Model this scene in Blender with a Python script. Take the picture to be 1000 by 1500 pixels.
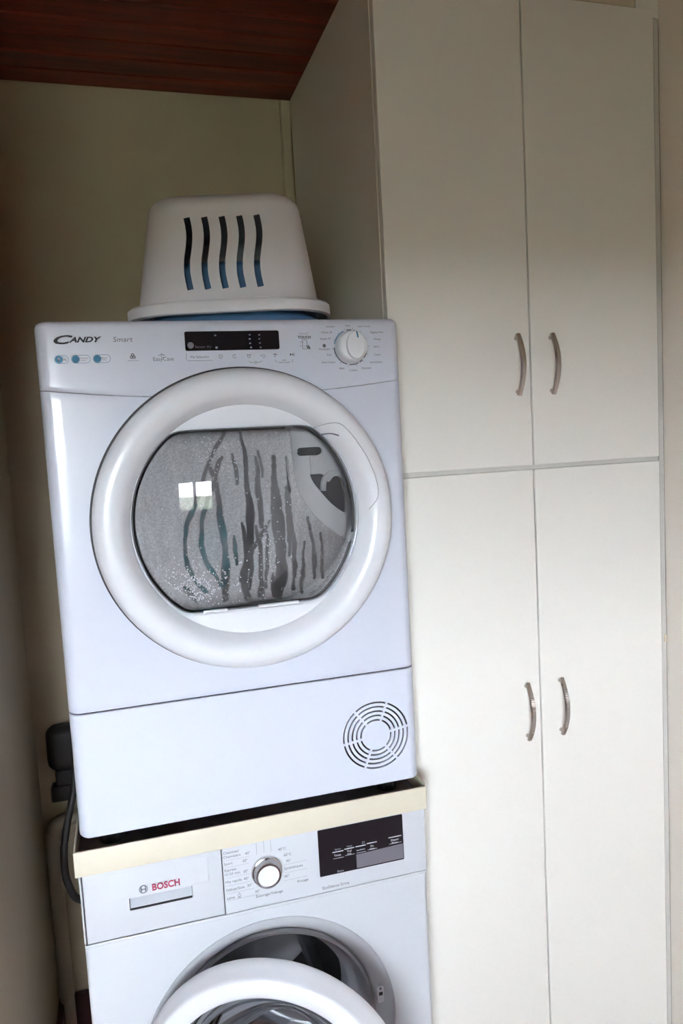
import bpy, bmesh, math, random
from mathutils import Matrix, Vector
random.seed(7)
for o in list(bpy.data.objects): bpy.data.objects.remove(o)
SC = bpy.context.scene
COL = SC.collection
PI = math.pi

# ------------------------------------------------------------------ camera
def look(cx, cy, cz, yaw, pitch, roll, f):
    y, p, r = map(math.radians, (yaw, pitch, roll))
    fw = Vector((-math.sin(y)*math.cos(p), math.cos(y)*math.cos(p), math.sin(p)))
    rt = Vector((math.cos(y), math.sin(y), 0)); up = rt.cross(fw)
    rt2 = rt*math.cos(r) + up*math.sin(r); up2 = -rt*math.sin(r) + up*math.cos(r)
    cam = bpy.data.cameras.new('camera'); cam.sensor_fit = 'HORIZONTAL'; cam.sensor_width = 36.0
    cam.lens = f/1000*36.0; cam.clip_start = 0.02
    o = bpy.data.objects.new('camera', cam); COL.objects.link(o)
    m = Matrix((rt2, up2, -fw)).transposed().to_4x4(); m.translation = (cx, cy, cz)
    o.matrix_world = m; SC.camera = o
look(-0.1887, -1.2567, 1.5103, -16.0787, -5.4043, -3.0975, 1112.7)

# ------------------------------------------------------------------ world, daylight, exposure
W = bpy.data.worlds.new('overcast_sky'); SC.world = W; W.use_nodes = True
bgn = W.node_tree.nodes['Background']; bgn.inputs[0].default_value = (0.86, 0.93, 1.0, 1); bgn.inputs[1].default_value = 26.0
WIN = dict(x0=-1.72, x1=-0.50, z0=0.94, z1=1.95, y=-3.20)      # window opening in the wall behind the viewer
pl = bpy.data.lights.new('window_portal', 'AREA'); pl.shape = 'RECTANGLE'
pl.size = WIN['x1']-WIN['x0']; pl.size_y = WIN['z1']-WIN['z0']; pl.cycles.is_portal = True
po = bpy.data.objects.new('window_portal', pl); COL.objects.link(po)
po.location = ((WIN['x0']+WIN['x1'])/2, WIN['y']-0.02, (WIN['z0']+WIN['z1'])/2); po.rotation_euler = (PI/2, 0, PI)
VS = SC.view_settings; VS.view_transform = 'Standard'; VS.look = 'None'; VS.gamma = 1.0; VS.use_curve_mapping = False
VS.exposure = 1.62
SC.cycles.max_bounces = 10; SC.cycles.diffuse_bounces = 5; SC.cycles.transparent_max_bounces = 16; SC.cycles.glossy_bounces = 4
SC.cycles.use_denoising = True; SC.cycles.sample_clamp_indirect = 8.0

# ------------------------------------------------------------------ materials
def mat(name, col, rough=0.5, metal=0.0, var=0.0, vscale=8.0, bump=0.0, bscale=200.0, coat=0.0, spec=0.5, stretch=None):
    m = bpy.data.materials.new(name); m.use_nodes = True; nt = m.node_tree; N = nt.nodes; L = nt.links
    p = N['Principled BSDF']; p.inputs['Base Color'].default_value = (*col, 1)
    p.inputs['Roughness'].default_value = rough; p.inputs['Metallic'].default_value = metal
    p.inputs['Coat Weight'].default_value = coat; p.inputs['Coat Roughness'].default_value = 0.08; p.inputs['Specular IOR Level'].default_value = spec
    tc = N.new('ShaderNodeTexCoord'); src = tc.outputs['Object']
    if stretch:
        mp = N.new('ShaderNodeMapping'); mp.inputs['Scale'].default_value = stretch; L.new(src, mp.inputs[0]); src = mp.outputs[0]
    if var:
        n = N.new('ShaderNodeTexNoise'); n.inputs['Scale'].default_value = vscale; n.inputs['Detail'].default_value = 5; L.new(src, n.inputs[0])
        r = N.new('ShaderNodeMapRange'); r.inputs[1].default_value = .3; r.inputs[2].default_value = .7
        r.inputs[3].default_value = 1-var; r.inputs[4].default_value = 1+var*.5; L.new(n.outputs[0], r.inputs[0])
        mx = N.new('ShaderNodeMix'); mx.data_type = 'RGBA'; mx.blend_type = 'MULTIPLY'; mx.inputs[0].default_value = 1
        mx.inputs[6].default_value = (*col, 1); L.new(r.outputs[0], mx.inputs[7]); L.new(mx.outputs[2], p.inputs['Base Color'])
    if bump:
        n2 = N.new('ShaderNodeTexNoise'); n2.inputs['Scale'].default_value = bscale; n2.inputs['Detail'].default_value = 3; L.new(src, n2.inputs[0])
        b = N.new('ShaderNodeBump'); b.inputs['Strength'].default_value = bump; b.inputs['Distance'].default_value = .002
        L.new(n2.outputs[0], b.inputs['Height']); L.new(b.outputs[0], p.inputs['Normal'])
    return m
def wood_mat(name, c1, c2, scale, rough=.45):
    m = bpy.data.materials.new(name); m.use_nodes = True; nt = m.node_tree; N = nt.nodes; L = nt.links; p = N['Principled BSDF']
    tc = N.new('ShaderNodeTexCoord'); mp = N.new('ShaderNodeMapping'); mp.inputs['Scale'].default_value = scale; L.new(tc.outputs['Object'], mp.inputs[0])
    oi = N.new('ShaderNodeObjectInfo'); ad = N.new('ShaderNodeVectorMath'); ad.operation = 'ADD'; L.new(mp.outputs[0], ad.inputs[0])
    sc_ = N.new('ShaderNodeVectorMath'); sc_.operation = 'SCALE'; sc_.inputs[0].default_value = (7, 13, 5); L.new(oi.outputs['Random'], sc_.inputs['Scale']); L.new(sc_.outputs[0], ad.inputs[1])
    n = N.new('ShaderNodeTexNoise'); n.inputs['Scale'].default_value = 3; n.inputs['Detail'].default_value = 8; n.inputs['Roughness'].default_value = .65; L.new(ad.outputs[0], n.inputs[0])
    cr = N.new('ShaderNodeValToRGB'); cr.color_ramp.elements[0].position = .35; cr.color_ramp.elements[1].position = .68
    cr.color_ramp.elements[0].color = (*c1, 1); cr.color_ramp.elements[1].color = (*c2, 1); L.new(n.outputs[0], cr.inputs[0]); L.new(cr.outputs[0], p.inputs['Base Color'])
    p.inputs['Roughness'].default_value = rough
    b = N.new('ShaderNodeBump'); b.inputs['Strength'].default_value = .15; b.inputs['Distance'].default_value = .002; L.new(n.outputs[0], b.inputs['Height']); L.new(b.outputs[0], p.inputs['Normal'])
    return m
def clear_mat(name, tint=(.96, .97, .98), ior=1.45, rough=0.01):
    m = bpy.data.materials.new(name); m.use_nodes = True; nt = m.node_tree; N = nt.nodes; L = nt.links
    N.remove(N['Principled BSDF']); out = N['Material Output']
    t = N.new('ShaderNodeBsdfTransparent'); t.inputs[0].default_value = (*tint, 1)
    g = N.new('ShaderNodeBsdfGlossy'); g.inputs['Roughness'].default_value = rough; g.inputs[0].default_value = (1, 1, 1, 1)
    f = N.new('ShaderNodeFresnel'); f.inputs[0].default_value = ior; mx = N.new('ShaderNodeMixShader')
    L.new(f.outputs[0], mx.inputs[0]); L.new(t.outputs[0], mx.inputs[1]); L.new(g.outputs[0], mx.inputs[2]); L.new(mx.outputs[0], out.inputs[0])
    return m
def fog_mat(name):
    m = bpy.data.materials.new(name); m.use_nodes = True; nt = m.node_tree; N = nt.nodes; L = nt.links
    N.remove(N['Principled BSDF']); out = N['Material Output']
    at = N.new('ShaderNodeAttribute'); at.attribute_name = 'fog'
    tc = N.new('ShaderNodeTexCoord'); n = N.new('ShaderNodeTexNoise'); n.inputs['Scale'].default_value = 330; n.inputs['Detail'].default_value = 2; L.new(tc.outputs['Object'], n.inputs[0])
    r = N.new('ShaderNodeMapRange'); r.inputs[1].default_value = .35; r.inputs[2].default_value = .65; r.inputs[3].default_value = .82; r.inputs[4].default_value = 1.08; L.new(n.outputs[0], r.inputs[0])
    mu = N.new('ShaderNodeMath'); mu.operation = 'MULTIPLY'; mu.use_clamp = True; L.new(at.outputs['Fac'], mu.inputs[0]); L.new(r.outputs[0], mu.inputs[1])
    t = N.new('ShaderNodeBsdfTransparent'); d = N.new('ShaderNodeBsdfDiffuse'); d.inputs[0].default_value = (.80, .78, .81, 1)
    tl = N.new('ShaderNodeBsdfTranslucent'); tl.inputs[0].default_value = (.5, .5, .5, 1); ms = N.new('ShaderNodeMixShader'); ms.inputs[0].default_value = .35
    L.new(d.outputs[0], ms.inputs[1]); L.new(tl.outputs[0], ms.inputs[2])
    mx = N.new('ShaderNodeMixShader'); L.new(mu.outputs[0], mx.inputs[0]); L.new(t.outputs[0], mx.inputs[1]); L.new(ms.outputs[0], mx.inputs[2]); L.new(mx.outputs[0], out.inputs[0])
    return m
def knurl_mat(name):
    m = mat(name, (.62, .60, .57), .28, 1.0); nt = m.node_tree; N = nt.nodes; L = nt.links
    tc = N.new('ShaderNodeTexCoord'); w = N.new('ShaderNodeTexChecker'); w.inputs['Scale'].default_value = 480; L.new(tc.outputs['Object'], w.inputs[0])
    b = N.new('ShaderNodeBump'); b.inputs['Strength'].default_value = .8; b.inputs['Distance'].default_value = .001; L.new(w.outputs['Fac'], b.inputs['Height']); L.new(b.outputs[0], N['Principled BSDF'].inputs['Normal'])
    return m

M = dict(
    enamel=mat('dryer_white_enamel', (.63, .66, .77), .30, coat=.4, bump=.02, bscale=60),
    enamel_w=mat('washer_white_enamel', (.59, .61, .66), .32, coat=.3),
    plastic=mat('white_plastic', (.76, .78, .84), .33, coat=.25),
    basket=mat('basket_plastic', (.76, .755, .81), .38),
    blue=mat('blue_plastic', (.07, .16, .31), .4),
    teal=mat('teal_fabric', (.05, .15, .17), .9, var=.3, vscale=14),
    cream=mat('cream_board', (.70, .65, .53), .5, var=.06, vscale=5),
    cab=mat('cabinet_laminate', (.83, .81, .77), .34, var=.02, vscale=3, coat=.12),
    cabside=mat('cabinet_side_laminate', (.83, .80, .73), .45, var=.03, vscale=3),
    stile=mat('grey_edge_stile', (.60, .58, .55), .5), gap_shade=mat('dark_wall_gap_shade', (.10, .085, .06), .8),
    filler=mat('beige_filler', (.66, .57, .44), .6),
    steel=mat('brushed_steel', (.56, .50, .46), .15, 1.0),
    knurl=knurl_mat('knurled_steel'),
    chrome=mat('satin_chrome', (.72, .72, .75), .2, 1.0),
    drum=mat('drum_steel', (.20, .19, .195), .4, .7, var=.1, vscale=30),
    dark=mat('dark_gap', (.03, .028, .035), .6),
    black=mat('black_glass', (.012, .011, .015), .12, coat=.5),
    greypad=mat('grey_touch_field', (.16, .15, .18), .35),
    rubber=mat('grey_rubber_gasket', (.30, .30, .33), .55),
    blackrub=mat('black_rubber', (.022, .018, .018), .5),
    ink=mat('dark_print', (.03, .03, .045), .5),
    ink2=mat('grey_print', (.13, .13, .17), .5),
    inkl=mat('light_print', (.36, .37, .42), .5),
    red=mat('red_print', (.45, .03, .10), .5),
    bluep=mat('blue_print', (.03, .19, .36), .5),
    white=mat('white_print', (.62, .62, .66), .5),
    groove=mat('grey_groove', (.42, .43, .48), .5),
    innerw=mat('inner_door_plastic', (.50, .50, .52), .4),
    wallp=mat('beige_wall_paint', (.56, .47, .345), .85, var=.07, vscale=5, bump=.25, bscale=160),
    wallr=mat('white_wall_paint', (.92, .87, .79), .7, var=.03, vscale=4, bump=.15, bscale=160),
    floor=mat('dark_red_floor_tile', (.14, .055, .035), .4, var=.25, vscale=6),
    skirt=mat('dark_red_skirting', (.09, .035, .035), .45, var=.3, vscale=12),
    ceil=wood_mat('red_brown_ceiling_wood', (.10, .010, .004), (.27, .036, .014), (.6, 14, 14), .42),
    bounce_brown=wood_mat('unseen_bounce_brown', (.13, .050, .015), (.25, .11, .035), (9, 9, .6), .5),  # unseen walls only: brown wood added to dim and warm the bounced light
    traygrey=mat('grey_tray_liner', (.34, .31, .33), .6, var=.3, vscale=20), drumdark=mat('washer_drum_steel', (.05, .043, .047), .4, .2),
    bead=mat('water_bead', (.82, .83, .86), .08, coat=.6),
    pipe=mat('grey_pipe_plastic', (.56, .50, .40), .5),
    frame=mat('window_frame_white', (.8, .8, .78), .4),
    grass=mat('garden_ground', (.06, .07, .03), .9, var=.3, vscale=2),
    clear=clear_mat('clear_door_plastic'), fog=fog_mat('condensation'),
    bowl=clear_mat('door_bowl_glass', (.72, .74, .76), 1.5, .02), pane=clear_mat('window_pane', (.98, .98, .98), 1.05),
)

# ------------------------------------------------------------------ helpers
INV = {}
def thing(name, label, cat, loc=(0, 0, 0), rotz=0.0, group=None):
    o = bpy.data.objects.new(name, None); COL.objects.link(o); o.empty_display_size = .05
    o.location = loc; o.rotation_euler = (0, 0, rotz); o['label'] = label; o['category'] = cat
    if group: o['group'] = group
    INV[o.name] = (Matrix.Translation(loc) @ Matrix.Rotation(rotz, 4, 'Z')).inverted()
    return o
def put(name, bm, m, parent=None, smooth=False, angle=None, kind=None):
    me = bpy.data.meshes.new(name); bmesh.ops.recalc_face_normals(bm, faces=bm.faces[:]); bm.to_mesh(me); bm.free()
    return put_me(name, me, m, parent, smooth, angle, kind)
def put_me(name, me, m, parent=None, smooth=False, angle=None, kind=None):
    me.materials.clear(); me.materials.append(m)
    o = bpy.data.objects.new(name, me); COL.objects.link(o)
    if parent is not None:
        inv = INV[parent.name]; me.transform(inv); o.parent = parent; INV[o.name] = inv
    else: INV[o.name] = Matrix()
    if smooth:
        for p in me.polygons: p.use_smooth = True
        if angle: me.set_sharp_from_angle(angle=math.radians(angle))
    if kind: o['kind'] = kind
    return o
def tag(o, label, cat, group=None):
    o['label'] = label; o['category'] = cat
    if group: o['group'] = group
    return o
def struct(name, bm, m, parent=None, label=None):
    o = put(name, bm, m, parent)
    if parent is None: o['kind'] = 'structure'
    if label: o['label'] = label
    return o
def BM(): return bmesh.new()
def box(bm, x0, x1, y0, y1, z0, z1, bev=0.0, seg=2):
    g = bmesh.ops.create_cube(bm, size=1.0); vs = g['verts']
    bmesh.ops.scale(bm, vec=(x1-x0, y1-y0, z1-z0), verts=vs); bmesh.ops.translate(bm, vec=((x0+x1)/2, (y0+y1)/2, (z0+z1)/2), verts=vs)
    if bev:
        es = list({e for v in vs for e in v.link_edges}); bmesh.ops.bevel(bm, geom=es, offset=bev, segments=seg, affect='EDGES', profile=.5)
    return bm
def lathe(bm, prof, cx, cz, n=96, a0=0.0, a1=2*PI):
    full = abs(a1-a0-2*PI) < 1e-6; k = n if full else n+1; rows = []
    for r, y in prof:
        if r < 1e-6: rows.append([bm.verts.new((cx, y, cz))]*k); continue
        rows.append([bm.verts.new((cx+r*math.cos(a0+(a1-a0)*i/n), y, cz+r*math.sin(a0+(a1-a0)*i/n))) for i in range(k)])
    for a, b in zip(rows, rows[1:]):
        for i in range(n):
            j = (i+1) % k; q = []
            for v in (a[i], a[j], b[j], b[i]):
                if v not in q: q.append(v)
            if len(q) >= 3: bm.faces.new(q)
    return bm
def plate(bm, pts, y0, y1):                       # closed outline in X,Z, extruded y0 (front) to y1
    a = [bm.verts.new((x, y0, z)) for x, z in pts]; b = [bm.verts.new((x, y1, z)) for x, z in pts]
    bm.faces.new(a); bm.faces.new(b[::-1]); n = len(a)
    for i in range(n): bm.faces.new((a[i], b[i], b[(i+1) % n], a[(i+1) % n]))
    return bm
def rrect(x0, x1, z0, z1, r, n=5):
    p = []
    for cx, cz, a in ((x1-r, z1-r, 0), (x0+r, z1-r, 90), (x0+r, z0+r, 180), (x1-r, z0+r, 270)):
        for i in range(n+1):
            t = math.radians(a+90*i/n); p.append((cx+r*math.cos(t), cz+r*math.sin(t)))
    return p
def arcband(bm, cx, cz, r0, r1, a0, a1, y0, y1, n=24):
    A = [math.radians(a0+(a1-a0)*i/n) for i in range(n+1)]
    pts = [(cx+r1*math.cos(t), cz+r1*math.sin(t)) for t in A]
    pin = [(cx+r0*math.cos(t), cz+r0*math.sin(t)) for t in A]
    full = abs(a1-a0-360) < 1e-6
    V = [[bm.verts.new((x, y, z)) for x, z in q] for q, y in ((pts, y0), (pin, y0), (pin, y1), (pts, y1))]
    for i in range(n):
        for k in range(4):
            u, w = V[k], V[(k+1) % 4]; bm.faces.new((u[i], u[i+1], w[i+1], w[i]))
    if not full:
        bm.faces.new([V[k][0] for k in range(4)]); bm.faces.new([V[k][-1] for k in (3, 2, 1, 0)])
    return bm
def path2(pts, w, bm, y0, y1):                    # flat ribbon along a polyline in X,Z
    n = len(pts); Lf, Rt = [], []
    for i in range(n):
        a = Vector(pts[max(i-1, 0)]); b = Vector(pts[min(i+1, n-1)]); t = (b-a).normalized(); nn = Vector((-t.y, t.x))*w/2
        p = Vector(pts[i]); Lf.append(p+nn); Rt.append(p-nn)
    V = [[bm.verts.new((q.x, y, q.y)) for q in side] for side, y in ((Lf, y0), (Rt, y0), (Rt, y1), (Lf, y1))]
    for i in range(n-1):
        for k in range(4):
            u, v = V[k], V[(k+1) % 4]; bm.faces.new((u[i], u[i+1], v[i+1], v[i]))
    bm.faces.new([V[k][0] for k in range(4)]); bm.faces.new([V[k][-1] for k in (3, 2, 1, 0)])
    return bm
def smooth_pts(pts, n=6):
    P = [Vector(p) for p in pts]; out = []
    for i in range(len(P)-1):
        p0, p1, p2, p3 = P[max(i-1, 0)], P[i], P[i+1], P[min(i+2, len(P)-1)]
        for k in range(n):
            t = k/n; out.append(.5*((2*p1)+(p2-p0)*t+(2*p0-5*p1+4*p2-p3)*t*t+(3*p1-p0-3*p2+p3)*t**3))
    out.append(P[-1]); return out
def tube(bm, pts, r, n=10, caps=True):            # round tube along 3-D points; r number or list
    P = [Vector(p) for p in pts]; rings = []; up = Vector((0.13, 0.31, 0.94)).normalized()
    for i, p in enumerate(P):
        t = (P[min(i+1, len(P)-1)]-P[max(i-1, 0)]).normalized(); u = t.cross(up).normalized(); v = t.cross(u).normalized()
        rr = r[i] if isinstance(r, (list, tuple)) else r
        rings.append([bm.verts.new(p+(u*math.cos(2*PI*k/n)+v*math.sin(2*PI*k/n))*rr) for k in range(n)])
    for a, b in zip(rings, rings[1:]):
        for k in range(n): bm.faces.new((a[k], a[(k+1) % n], b[(k+1) % n], b[k]))
    if caps: bm.faces.new(rings[0][::-1]); bm.faces.new(rings[-1])
    return bm
def grid_quads(bm, rows, closed=False):
    for a, b in zip(rows, rows[1:]):
        n = len(a)
        for i in range(n if closed else n-1):
            j = (i+1) % n; bm.faces.new((a[i], a[j], b[j], b[i]))
def boolean(o, cutter, op='DIFFERENCE', remove=True):
    md = o.modifiers.new('b', 'BOOLEAN'); md.operation = op; md.object = cutter; md.solver = 'EXACT'
    bpy.context.view_layer.update(); dg = bpy.context.evaluated_depsgraph_get()
    me = bpy.data.meshes.new_from_object(o.evaluated_get(dg)); o.modifiers.clear(); old = o.data; o.data = me; bpy.data.meshes.remove(old)
    if remove: bpy.data.objects.remove(cutter)
    return o
def write(name, s, x, z, y, m, parent, h=None, w=None, size=None, align='L', shear=0.0, bold=0.0, depth=.0003, xs=1.0):
    """lettering in the X,Z plane whose face looks towards -Y; z is the vertical middle; h = height of the ink, w = width of the ink"""
    cu = bpy.data.curves.new(name, 'FONT'); cu.body = s; cu.size = 1.0; cu.shear = shear; cu.offset = bold; cu.resolution_u = 3; cu.fill_mode = 'FRONT'
    t = bpy.data.objects.new(name, cu); COL.objects.link(t); bpy.context.view_layer.update()
    me = bpy.data.meshes.new_from_object(t.evaluated_get(bpy.context.evaluated_depsgraph_get()))
    bpy.data.objects.remove(t); bpy.data.curves.remove(cu)
    X = [v.co.x for v in me.vertices]; Yv = [v.co.y for v in me.vertices]
    if not X: return None
    bx, by, tw, th = min(X), min(Yv), max(X)-min(X), max(Yv)-min(Yv)
    sz = size or ((h/th) if h else (w/tw)); sx = (w/tw) if (w and not size) else sz*xs
    off = {'L': 0, 'C': -tw*sx/2, 'R': -tw*sx}[align]
    for v in me.vertices: v.co = (x+off+(v.co.x-bx)*sx, y, z+(v.co.y-by-th/2)*sz)
    bm = BM(); bm.from_mesh(me); g = bmesh.ops.extrude_face_region(bm, geom=bm.faces[:])
    bmesh.ops.translate(bm, vec=(0, -depth, 0), verts=[v for v in g['geom'] if isinstance(v, bmesh.types.BMVert)]); bm.to_mesh(me); bm.free()
    return put_me(name, me, m, parent)

# ================================================================== THE ROOM
YB, XL, XR, ZC, YF, XLL = 0.7227, -0.4416, 0.9010, 2.381, WIN['y'], -2.75
struct('floor', box(BM(), XLL-.1, XR+.1, YF-.2, YB+.1, -.06, 0), M['floor'])
struct('wall_back', box(BM(), XLL-.1, XR+.1, YB, YB+.1, 0, ZC+.12), M['wallp'])
struct('wall_right', box(BM(), XR, XR+.1, YF-.2, YB, 0, ZC+.12), M['wallr'])
struct('wall_left', box(BM(), XLL-.1, XLL, YF-.2, YB, 0, ZC+.12), M['bounce_brown'])
struct('wall_partition', box(BM(), XL-.10, XL, -.04, YB, 0, ZC), M['wallp'])
bm = BM(); x0, x1, z0, z1 = WIN['x0'], WIN['x1'], WIN['z0'], WIN['z1']
for a in ((XLL, x0, 0, ZC+.12), (x1, XR, 0, ZC+.12), (x0, x1, 0, z0), (x0, x1, z1, ZC+.12)): box(bm, a[0], a[1], YF-.2, YF, a[2], a[3])
struct('wall_front', bm, M['bounce_brown'])
# window behind the viewer: two casements
bm = BM()
for a in ((x0, x0+.04, z0, z1), (x1-.04, x1, z0, z1), (x0, x1, z0, z0+.04), (x0, x1, z1-.04, z1)): box(bm, a[0], a[1], YF-.12, YF-.06, a[2], a[3])
wo = struct('window_1', bm, M['frame'])
xm_ = (x0+x1)/2
for a, b in ((x0+.04, xm_), (xm_, x1-.04)):
    bm = BM()
    for q in ((a, a+.05, z0+.04, z1-.04), (b-.05, b, z0+.04, z1-.04), (a, b, z0+.04, z0+.09), (a, b, z1-.09, z1-.04)): box(bm, q[0], q[1], YF-.11, YF-.07, q[2], q[3], .004, 1)
    put('casement', bm, M['frame'], wo)
    put('pane', box(BM(), a+.05, b-.05, YF-.092, YF-.088, z0+.09, z1-.09), M['pane'], wo)
bm = BM(); box(bm, -900, 900, -1500, YF-.25, -.5, -.42)
struct('ground_outside', bm, M['grass'])
# ceiling boards run along the machines' fronts; joints between them
ce = struct('ceiling', box(BM(), XLL-.1, XR+.1, YF-.2, YB+.1, ZC+.014, ZC+.10), M['dark'])
pw = .0745; k = 0; y1 = YB
bm = BM(); box(bm, XLL, XR, -pw+.0015, -.0015, ZC, ZC+.014, .003, 1)
me = None
while y1 > YF-.1:
    if me is None: o = put('plank', bm, M['ceil'], ce); me = o.data
    else: o = bpy.data.objects.new('plank', me); COL.objects.link(o); o.parent = ce
    o.location = (0, y1, random.uniform(-.0012, 0)); y1 -= pw
# trim in the back corner by the cupboard, skirting
struct('trim_1', box(BM(), .274, .300, YB-.016, YB, 0, ZC-.004, .003, 1), M['wallp'])
bm = BM(); box(bm, XL, .30, YB-.014, YB, 0, .13, .003, 1)
struct('baseboard_back', bm, M['skirt'])
struct('baseboard_left', box(BM(), XL, XL+.014, -.03, YB-.014, 0, .13, .003, 1), M['skirt'])

# ================================================================== TALL CUPBOARD
YC, XC0, XM, XD1, ZG, ZT = 0.0738, 0.3005, 0.5931, 0.8866, 1.437, 2.318
cb = thing('tall_cupboard', 'white laminate built-in tall cupboard with four doors beside the stacked machines', 'cupboard', ((XC0+XR)/2, .4, 0))
bm = BM()
box(bm, XC0, XC0+.018, YC+.020, YB-.017, 0, ZC-.004); put('side_panel', bm, M['cabside'], cb)
put('side_panel', box(BM(), XD1-.018, XD1, YC+.020, YB-.002, 0, ZC-.004), M['cab'], cb)
put('shelf', box(BM(), XC0+.018, XD1-.018, YC+.0225, YB-.02, ZG-.010, ZG+.006), M['cab'], cb)
put('bottom_panel', box(BM(), XC0+.018, XD1-.018, YC+.0225, YB-.02, .09, .108), M['cab'], cb)
put('plinth', box(BM(), XC0+.018, XD1-.018, YC+.05, YC+.066, 0, .09), M['cab'], cb)
put('top_panel', box(BM(), XC0+.018, XD1-.018, YC+.0225, YB-.02, ZT+.004, ZT+.02), M['cab'], cb)
put('filler_board', box(BM(), XC0+.018, .847, YC+.004, YC+.022, ZT+.002, ZC-.003, .001, 1), M['filler'], cb, )
put('filler_board', box(BM(), .8475, XR-.001, YC+.002, YC+.022, ZT-.014, ZC-.003, .001, 1), M['cab'], cb)
put('edge_stile', box(BM(), XD1+.0012, XR-.0022, YC+.0015, YC+.028, 0.0, ZT-.016, .0008, 1), M['stile'], cb)
put('gap_shade_strip', box(BM(), XR-.0020, XR-.0002, YC+.0035, YC+.026, 0.0, ZT-.016), M['gap_shade'], cb)  # dark brown strip imitates the shade in the gap beside the wall
put('catch_plate', box(BM(), XD1+.005, XR-.0026, YC-.0012, YC+.0020, 1.047, 1.064, .0008, 1), M['filler'], cb)
put('back_panel', box(BM(), XC0+.018, XD1-.018, YB-.018, YB-.012, .09, ZC-.01), M['cab'], cb)
def handle(parent, x, zlo, zhi, kind):
    zc_ = (zlo+zhi)/2; h = (zhi-zlo)/2; bm = BM(); n = 24; wd = .0125 if kind == 'plain' else .0115; th = .0048; rows = []
    for i in range(n+1):
        t = -1+2*i/n; z = zc_+t*h; y = YC-.008-.020*(1-t*t)
        nv = Vector((0, -1, 0.68*t)).normalized()      # normal of the bow
        c = Vector((x, y, z)); w2 = wd/2*(1-.12*t*t); q = []
        for sx, k_ in ((-1, -.35), (-.62, .5), (.62, .5), (1, -.35), (.7, -.5), (-.7, -.5)):
            q.append(bm.verts.new(c+Vector((sx*w2, 0, 0))+nv*(k_*th)))
        rows.append(q)
    grid_quads(bm, rows, True); bm.faces.new(rows[0]); bm.faces.new(rows[-1][::-1])
    for zz in (zc_-h*.88, zc_+h*.88):
        rr = []
        for yy, r_ in ((YC, .0042), (YC-.004, .0038), (YC-.0125, .0034)):
            rr.append([bm.verts.new((x+r_*math.cos(a*PI/6), yy, zz+r_*math.sin(a*PI/6))) for a in range(12)])
        grid_quads(bm, rr, True); bm.faces.new(rr[-1])
    o = put('handle', bm, M['steel'], parent, True, 40)
    return o
def knurl(parent, x, zlo, zhi):                       # small raised blocks on the middle of the bow, joined into the handle's grip band
    zc_ = (zlo+zhi)/2; h = (zhi-zlo)/2; bm = BM()
    for i in range(20):
        t = -.66+1.26*i/19; z = zc_+t*h; y = YC-.008-.020*(1-t*t)
        for sx in (-.0022, 0, .0022):
            g = bmesh.ops.create_cube(bm, size=1.0)['verts']; bmesh.ops.scale(bm, vec=(.0015, .0016, .0020), verts=g)
            bmesh.ops.rotate(bm, cent=(0, 0, 0), matrix=Matrix.Rotation(math.atan(.68*t), 3, 'X'), verts=g); bmesh.ops.translate(bm, vec=(x+sx, y-.0026, z), verts=g)
    return bm
dz = .0042
DOORS = [(XC0+.0008, XM-.0014, ZG+dz, ZT), (XM+.0014, XD1-.0005, ZG+dz, ZT), (XC0+.0008, XM-.0014, .095, ZG-dz), (XM+.0014, XD1-.0005, .095, ZG-dz)]
HX = [(.5625, 1.578, 1.694, 0), (.6375, 1.578, 1.694, 0), (.5605, .889, 1.006, 1), (.6375, .889, 1.007, 1)]
for (a, b, c, d), (hx, h0, h1, kk) in zip(DOORS, HX):
    dr = put('door', box(BM(), a, b, YC, YC+.018, c, d, .0012, 1), M['cab'], cb)
    if kk == 0:
        handle(dr, hx, h0, h1, 'plain')
    else:
        hb = handle(dr, hx, h0, h1, 'knurled')
        kb = put('grip_texture', knurl(dr, hx, h0, h1), M['knurl'], dr, kind=None)
        kb['kind'] = 'stuff'
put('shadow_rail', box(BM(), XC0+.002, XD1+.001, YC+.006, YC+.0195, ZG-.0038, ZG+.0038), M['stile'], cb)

# ================================================================== WASHING MACHINE
YW, WX0, WX1, WZT = -0.0143, -0.3030, 0.2950, .846
wm = thing('washing_machine', 'white front-loading washing machine with open round door under the dryer', 'washing machine', ((WX0+WX1)/2, .28, 0))
DCX, DCZ = -0.004, .467
body = put('body', box(BM(), WX0, WX1, YW, .55, .012, .7165, .008, 3), M['enamel_w'], wm, True, 35)
cut = BM(); lathe(cut, [(0, -.3), (.2243, -.3), (.2243, .09), (.2335, .09), (.2335, .50), (0, .50)], DCX, DCZ, 96)
body.data.transform(Matrix.Identity(4)); ccut = put('cutter', cut, M['dark']); ccut.data.transform(INV[wm.name]); ccut.matrix_world = wm.matrix_basis.copy() if False else Matrix.Translation(wm.location)
boolean(body, ccut)
for p in body.data.polygons: p.use_smooth = True
body.data.set_sharp_from_angle(angle=math.radians(35))
for fx in (WX0+.05, WX1-.05):
    for fy in (.04, .5): put('foot', lathe(BM(), [(0, 0), (.02, 0), (.02, .013), (0, .013)], 0, 0, 16), M['blackrub'], wm).data.transform(Matrix.Translation((fx-wm.location.x, fy-wm.location.y, 0)) @ Matrix.Rotation(PI/2, 4, 'X') @ Matrix.Translation((wm.location.x, wm.location.y, 0)) )
put('top_panel', box(BM(), WX0, WX1, YW+.012, .55, .8335, WZT, .004, 2), M['enamel_w'], wm, True, 35)
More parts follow.
